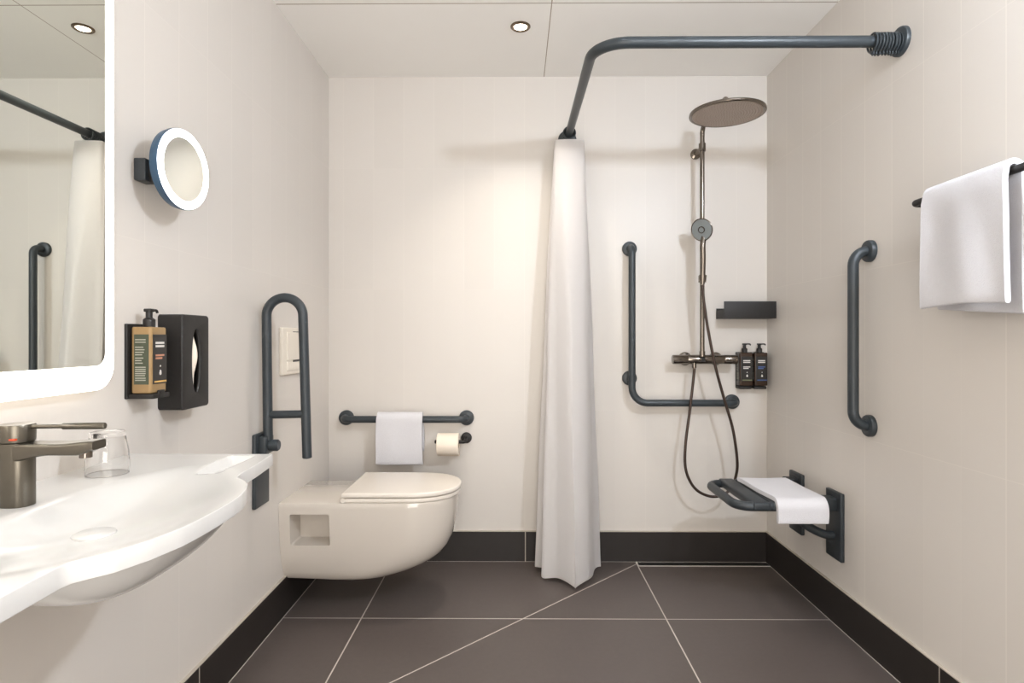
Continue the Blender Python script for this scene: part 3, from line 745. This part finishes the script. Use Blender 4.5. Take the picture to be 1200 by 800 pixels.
# ================================================================== shower column
SX, SY = .887, 2.79
t = thing('shower_column', 'gunmetal shower column with large round rain head and bar mixer', 'shower', (SX, YB, .98))
b = NBm(); HY, HZ = 2.462, 2.043
tube(b, fillet([(SX, SY, 1.02), (SX, SY, 2.118), (SX, HY+.002, 2.118), (SX, HY+.002, 2.075)], [0, .05, .028, 0], 10), .0108, n=22); part('riser_pipe', b, M['gun'], t)
b = NBm(); lathe(b, [(0, 0), (.025, 0), (.025, .010), (.012, .016), (.010, .020), (.010, YB-SY-.01), (0, YB-SY-.01)], (SX, YB, 2.012), (0, -1, 0), n=32)
lathe(b, [(.0108, -.018), (.0165, -.018), (.0165, .018), (.0108, .018)], (SX, SY, 2.012), n=28, closed=True); part('wall_bracket', b, M['gun'], t)
b = NBm(); lathe(b, [(0, .003), (.140, .003), (.1475, -.001), (.1535, .001), (.1545, .005), (.1535, .010), (.145, .0135), (.04, .018), (.026, .022), (.020, .036), (.017, .044), (0, .044)], (SX, HY, HZ), n=72); hd = part('rain_head', b, M['gun'], t)
b = NBm(); lathe(b, [(0, -.001), (.139, -.001), (.141, .0012), (.141, .0035), (0, .0035)], (SX, HY, HZ), n=64)
for r in range(1, 13):
    nn = 6*r
    for k in range(nn):
        a = 2*PI*k/nn+.3*r; rr = .0112*r
        lathe(b, [(.0024, 0), (.0016, -.0024), (0, -.0024)], (SX+rr*math.cos(a), HY+rr*math.sin(a), HZ-.001), n=6)
part('spray_plate', b, M['nozzle'], hd)
MYc, MZ = 2.815, 1.001
b = NBm(); lathe(b, [(0, 0), (.0200, 0), (.0222, .002), (.0222, .068), (.0212, .070), (.0222, .072), (.0222, .243), (.0212, .245), (.0222, .247), (.0222, .307), (.0200, .309), (0, .309)], (.752, MYc, MZ), (1, 0, 0), n=40); mb = part('mixer_bar', b, M['gun'], t)
for x in (.835, .985):
    b = NBm(); lathe(b, [(0, 0), (.033, 0), (.033, .008), (.027, .016), (.016, .018), (.016, YB-MYc-.012), (0, YB-MYc-.012)], (x, YB, MZ+.001), (0, -1, 0), n=36); part('rosette', b, M['gun'], t)
b = NBm(); rbox(b, (.884, MYc-.027, MZ-.010), (.900, MYc-.018, MZ+.012), .002); part('diverter', b, M['black'], mb)
b = NBm(); tube(b, [(SX, SY, MZ+.015), (SX, SY, MZ+.04)], .0135, n=20); part('pipe_nut', b, M['gun'], t)
# slider, hand shower, hose
hb = Vector((.872, 2.735, 1.385))
b = NBm(); lathe(b, [(.0108, -.016), (.018, -.016), (.018, .016), (.0108, .016)], (SX, SY, 1.385), n=28, closed=True)
tube(b, [(SX-.004, SY-.010, 1.385), (hb.x+.003, hb.y+.004, hb.z)], .0105, n=18); lathe(b, [(.0105, -.014), (.0165, -.014), (.0175, .014), (.0115, .014)], hb, (0, -.12, 1), n=24, closed=True); part('slider', b, M['gun'], t)
hs = thing('hand_shower', 'small round hand shower with grey spray face on the slider', 'hand shower', hb)
fc = Vector((.8625, 2.722, 1.607)); fn = Vector((-.68, -.70, -.27)).normalized()
b = NBm(); tube(b, spline([hb+Vector((0, .001, -.030)), hb+Vector((0, 0, 0)), hb+Vector((0, -.004, .09)), hb+Vector((-.002, -.004, .150)), fc-fn*.014+Vector((.004, .004, -.035)), fc-fn*.014], 5), lambda u: .0098+.0036*math.sin(min(1, u*1.1)*PI*.62), n=20); part('handle', b, M['gun'], hs)
b = NBm(); lathe(b, [(0, -.024), (.022, -.023), (.042, -.016), (.0525, -.006), (.0535, -.001), (.051, .001), (.0485, 0), (0, 0)], fc, fn, n=48); part('head', b, M['gun'], hs)
b = NBm(); lathe(b, [(0, 0), (.0487, 0), (.0475, .0018), (.017, .0018), (.0165, .0006), (.0135, .0006), (.013, .0022), (0, .0022)], fc, fn, n=48)
for r in (.0215, .030, .038, .044):
    nn = int(r*900)
    u1 = fn.cross(Vector((0, 0, 1))).normalized(); u2 = fn.cross(u1)
    for k in range(nn):
        a = 2*PI*k/nn; lathe(b, [(.0011, .0016), (.0008, .0030), (0, .0030)], fc+u1*r*math.cos(a)+u2*r*math.sin(a), fn, n=6)
part('spray_face', b, M['sprayface'], hs, label='grey spray face')
b = NBm(); lathe(b, [(.0125, .0015), (.0125, .0032), (.0160, .0032), (.0160, .0015)], fc, fn, n=32, closed=True); part('spray_button', b, M['gun'], hs)
F_ = 684.36
def px(u, v, y): return Vector(((u-600)/F_*y*1.0-.0071*y, y, ZC-(v-396.17)/F_*y))
ho = [px(813, 428, 2.80), px(812.5, 440, 2.795), px(808, 480, 2.785), px(803, 520, 2.775), px(803, 548, 2.77), px(811, 568, 2.765), px(824, 578.5, 2.76), px(840, 581, 2.755), px(855, 573, 2.75), px(862, 556, 2.745), px(863, 537, 2.74), px(858, 502, 2.735), px(848, 467, 2.73), px(838, 430, 2.722), px(829, 385, 2.722), px(824, 350, 2.728)]
ho.append(hb+Vector((0, .002, -.034)))
b = NBm(); tube(b, spline(ho, 12), .0066, n=14); solo('shower_hose', b, M['hose'], 'dark flexible hose looping from the mixer to the hand shower', 'hose', ho[0])
b = NBm(); tube(b, [ho[0]+Vector((0, 0, .012)), ho[0]+Vector((0, 0, -.012))], .0105, n=18); part('hose_outlet', b, M['gun'], t)

# ================================================================== shower shelf
t = thing('shower_shelf', 'black box shelf with high front on the back wall in the shower corner', 'shelf', (1.11, YB, 1.2))
sx0, sx1, sy0 = .990, 1.2385, 2.787
b = NBm(); rbox(b, (sx0, sy0, 1.198), (sx1, sy0+.004, 1.279), .001); part('front_panel', b, M['black'], t)
b = NBm(); rbox(b, (sx0, sy0+.003, 1.198), (sx1, YB, 1.202)); rbox(b, (sx0, sy0+.003, 1.201), (sx0+.003, YB, 1.240)); rbox(b, (sx1-.003, sy0+.003, 1.201), (sx1, YB, 1.240)); rbox(b, (sx0, YB-.003, 1.201), (sx1, YB, 1.250)); part('tray', b, M['black'], t)

# ================================================================== folding shower seat
t = thing('shower_bench', 'dark folding shower seat on two plates on the right wall', 'shower seat', (XR, 2.42, .254))
ZS = .468
for y0, y1 in ((2.214, 2.322), (2.520, 2.632)):
    b = NBm(); rbox(b, (XR-.016, y0, .254), (XR, y1, .514), .004); part('wall_plate', b, M['nylon'], t)
for yc in (2.268, 2.575):
    b = NBm(); rbox(b, (XR-.062, yc-.028, .440), (XR-.012, yc+.028, .492), .007)
    part('hinge', b, M['nylon'], t)
    b = NBm(); tube(b, spline([(XR-.012, yc, .343), (XR-.05, yc, .346), (XR-.11, yc, .375), (XR-.17, yc, .425), (XR-.20, yc, .452)], 6), .0165, n=20); part('brace', b, M['nylon'], t)
fx, y0, y1 = .836, 2.196, 2.575
b = NBm(); tube(b, fillet([(1.165, y0+.016, ZS), (fx, y0+.016, ZS), (fx, y1-.016, ZS), (1.165, y1-.016, ZS)], .062, 10), .0175, n=24); part('frame', b, M['nylon'], t)
for x0, x1 in ((.890, .955), (.9615, 1.030), (1.0365, 1.105), (1.1115, 1.170)):
    b = NBm(); rbox(b, (x0, y0-.006, ZS-.012), (x1, y1+.006, ZS+.0195), .009, 4); part('slat', b, M['nylon'], t)
# towel on the seat
zt_ = ZS+.0195+.0095
path = [(2.508, zt_)]+[(2.508-(2.508-2.203)*(k+1)/16, zt_) for k in range(16)]
for k in range(1, 9):
    a = PI/2*k/8; path.append((2.203-.029*math.sin(a), zt_-.029*(1-math.cos(a))))
path += [(2.174+.002*k/6, zt_-.029-(.047)*k/6) for k in range(1, 7)]
def seatmap(a, p, z):
    f = (2.508-p)/(2.508-2.18)
    return (a+.030*f*(1-.88*sst(.95, 1.15, a))+.006*math.sin(9*p+a*5), p, z+.0012*math.sin(31*a+19*p)*(1 if z > zt_-.02 else 0)+.0012)
b = drape([(p, z) for p, z in path], .016, .944, 1.152, lambda a, p, z: seatmap(a, p, z), wob=0.0, seed=.7)
solo('seat_towel', b, M['towel'], 'folded white towel lying over the dark shower seat', 'towel', (1.05, 2.35, zt_-.01))

# ================================================================== floor drain channel
t = thing('floor_drain', 'long narrow shower drain channel in the floor along the back wall', 'floor drain', (.91, 2.86, 0))
b = NBm(); rbox(b, (.592, 2.8305, 0), (XR-.012, 2.8345, .0025)); rbox(b, (.592, 2.8305, 0), (.595, YB-.012, .0022)); part('channel_edge', b, M['steel'], t)
b = NBm(); rbox(b, (.595, 2.8345, 0), (XR-.012, 2.876, .0012)); part('channel_cover', b, M['black'], t)

# ================================================================== camera and view
cd = bpy.data.cameras.new('camera'); cd.sensor_width = 36; cd.lens = 684.36/1200*36; cd.clip_start = .02
cd.shift_y = -3.83/1200
cam = bpy.data.objects.new('camera', cd); COL.objects.link(cam); cam.location = (0, 0, ZC); cam.rotation_euler = (PI/2, 0, .0071)
S.camera = cam
w = bpy.data.worlds.new('world'); S.world = w; w.use_nodes = True
w.node_tree.nodes['Background'].inputs[0].default_value = (1, .94, .87, 1); w.node_tree.nodes['Background'].inputs[1].default_value = 7.0
vs = S.view_settings; vs.view_transform = 'Standard'; vs.look = 'None'; vs.gamma = 1; vs.exposure = 0.15; vs.use_curve_mapping = False
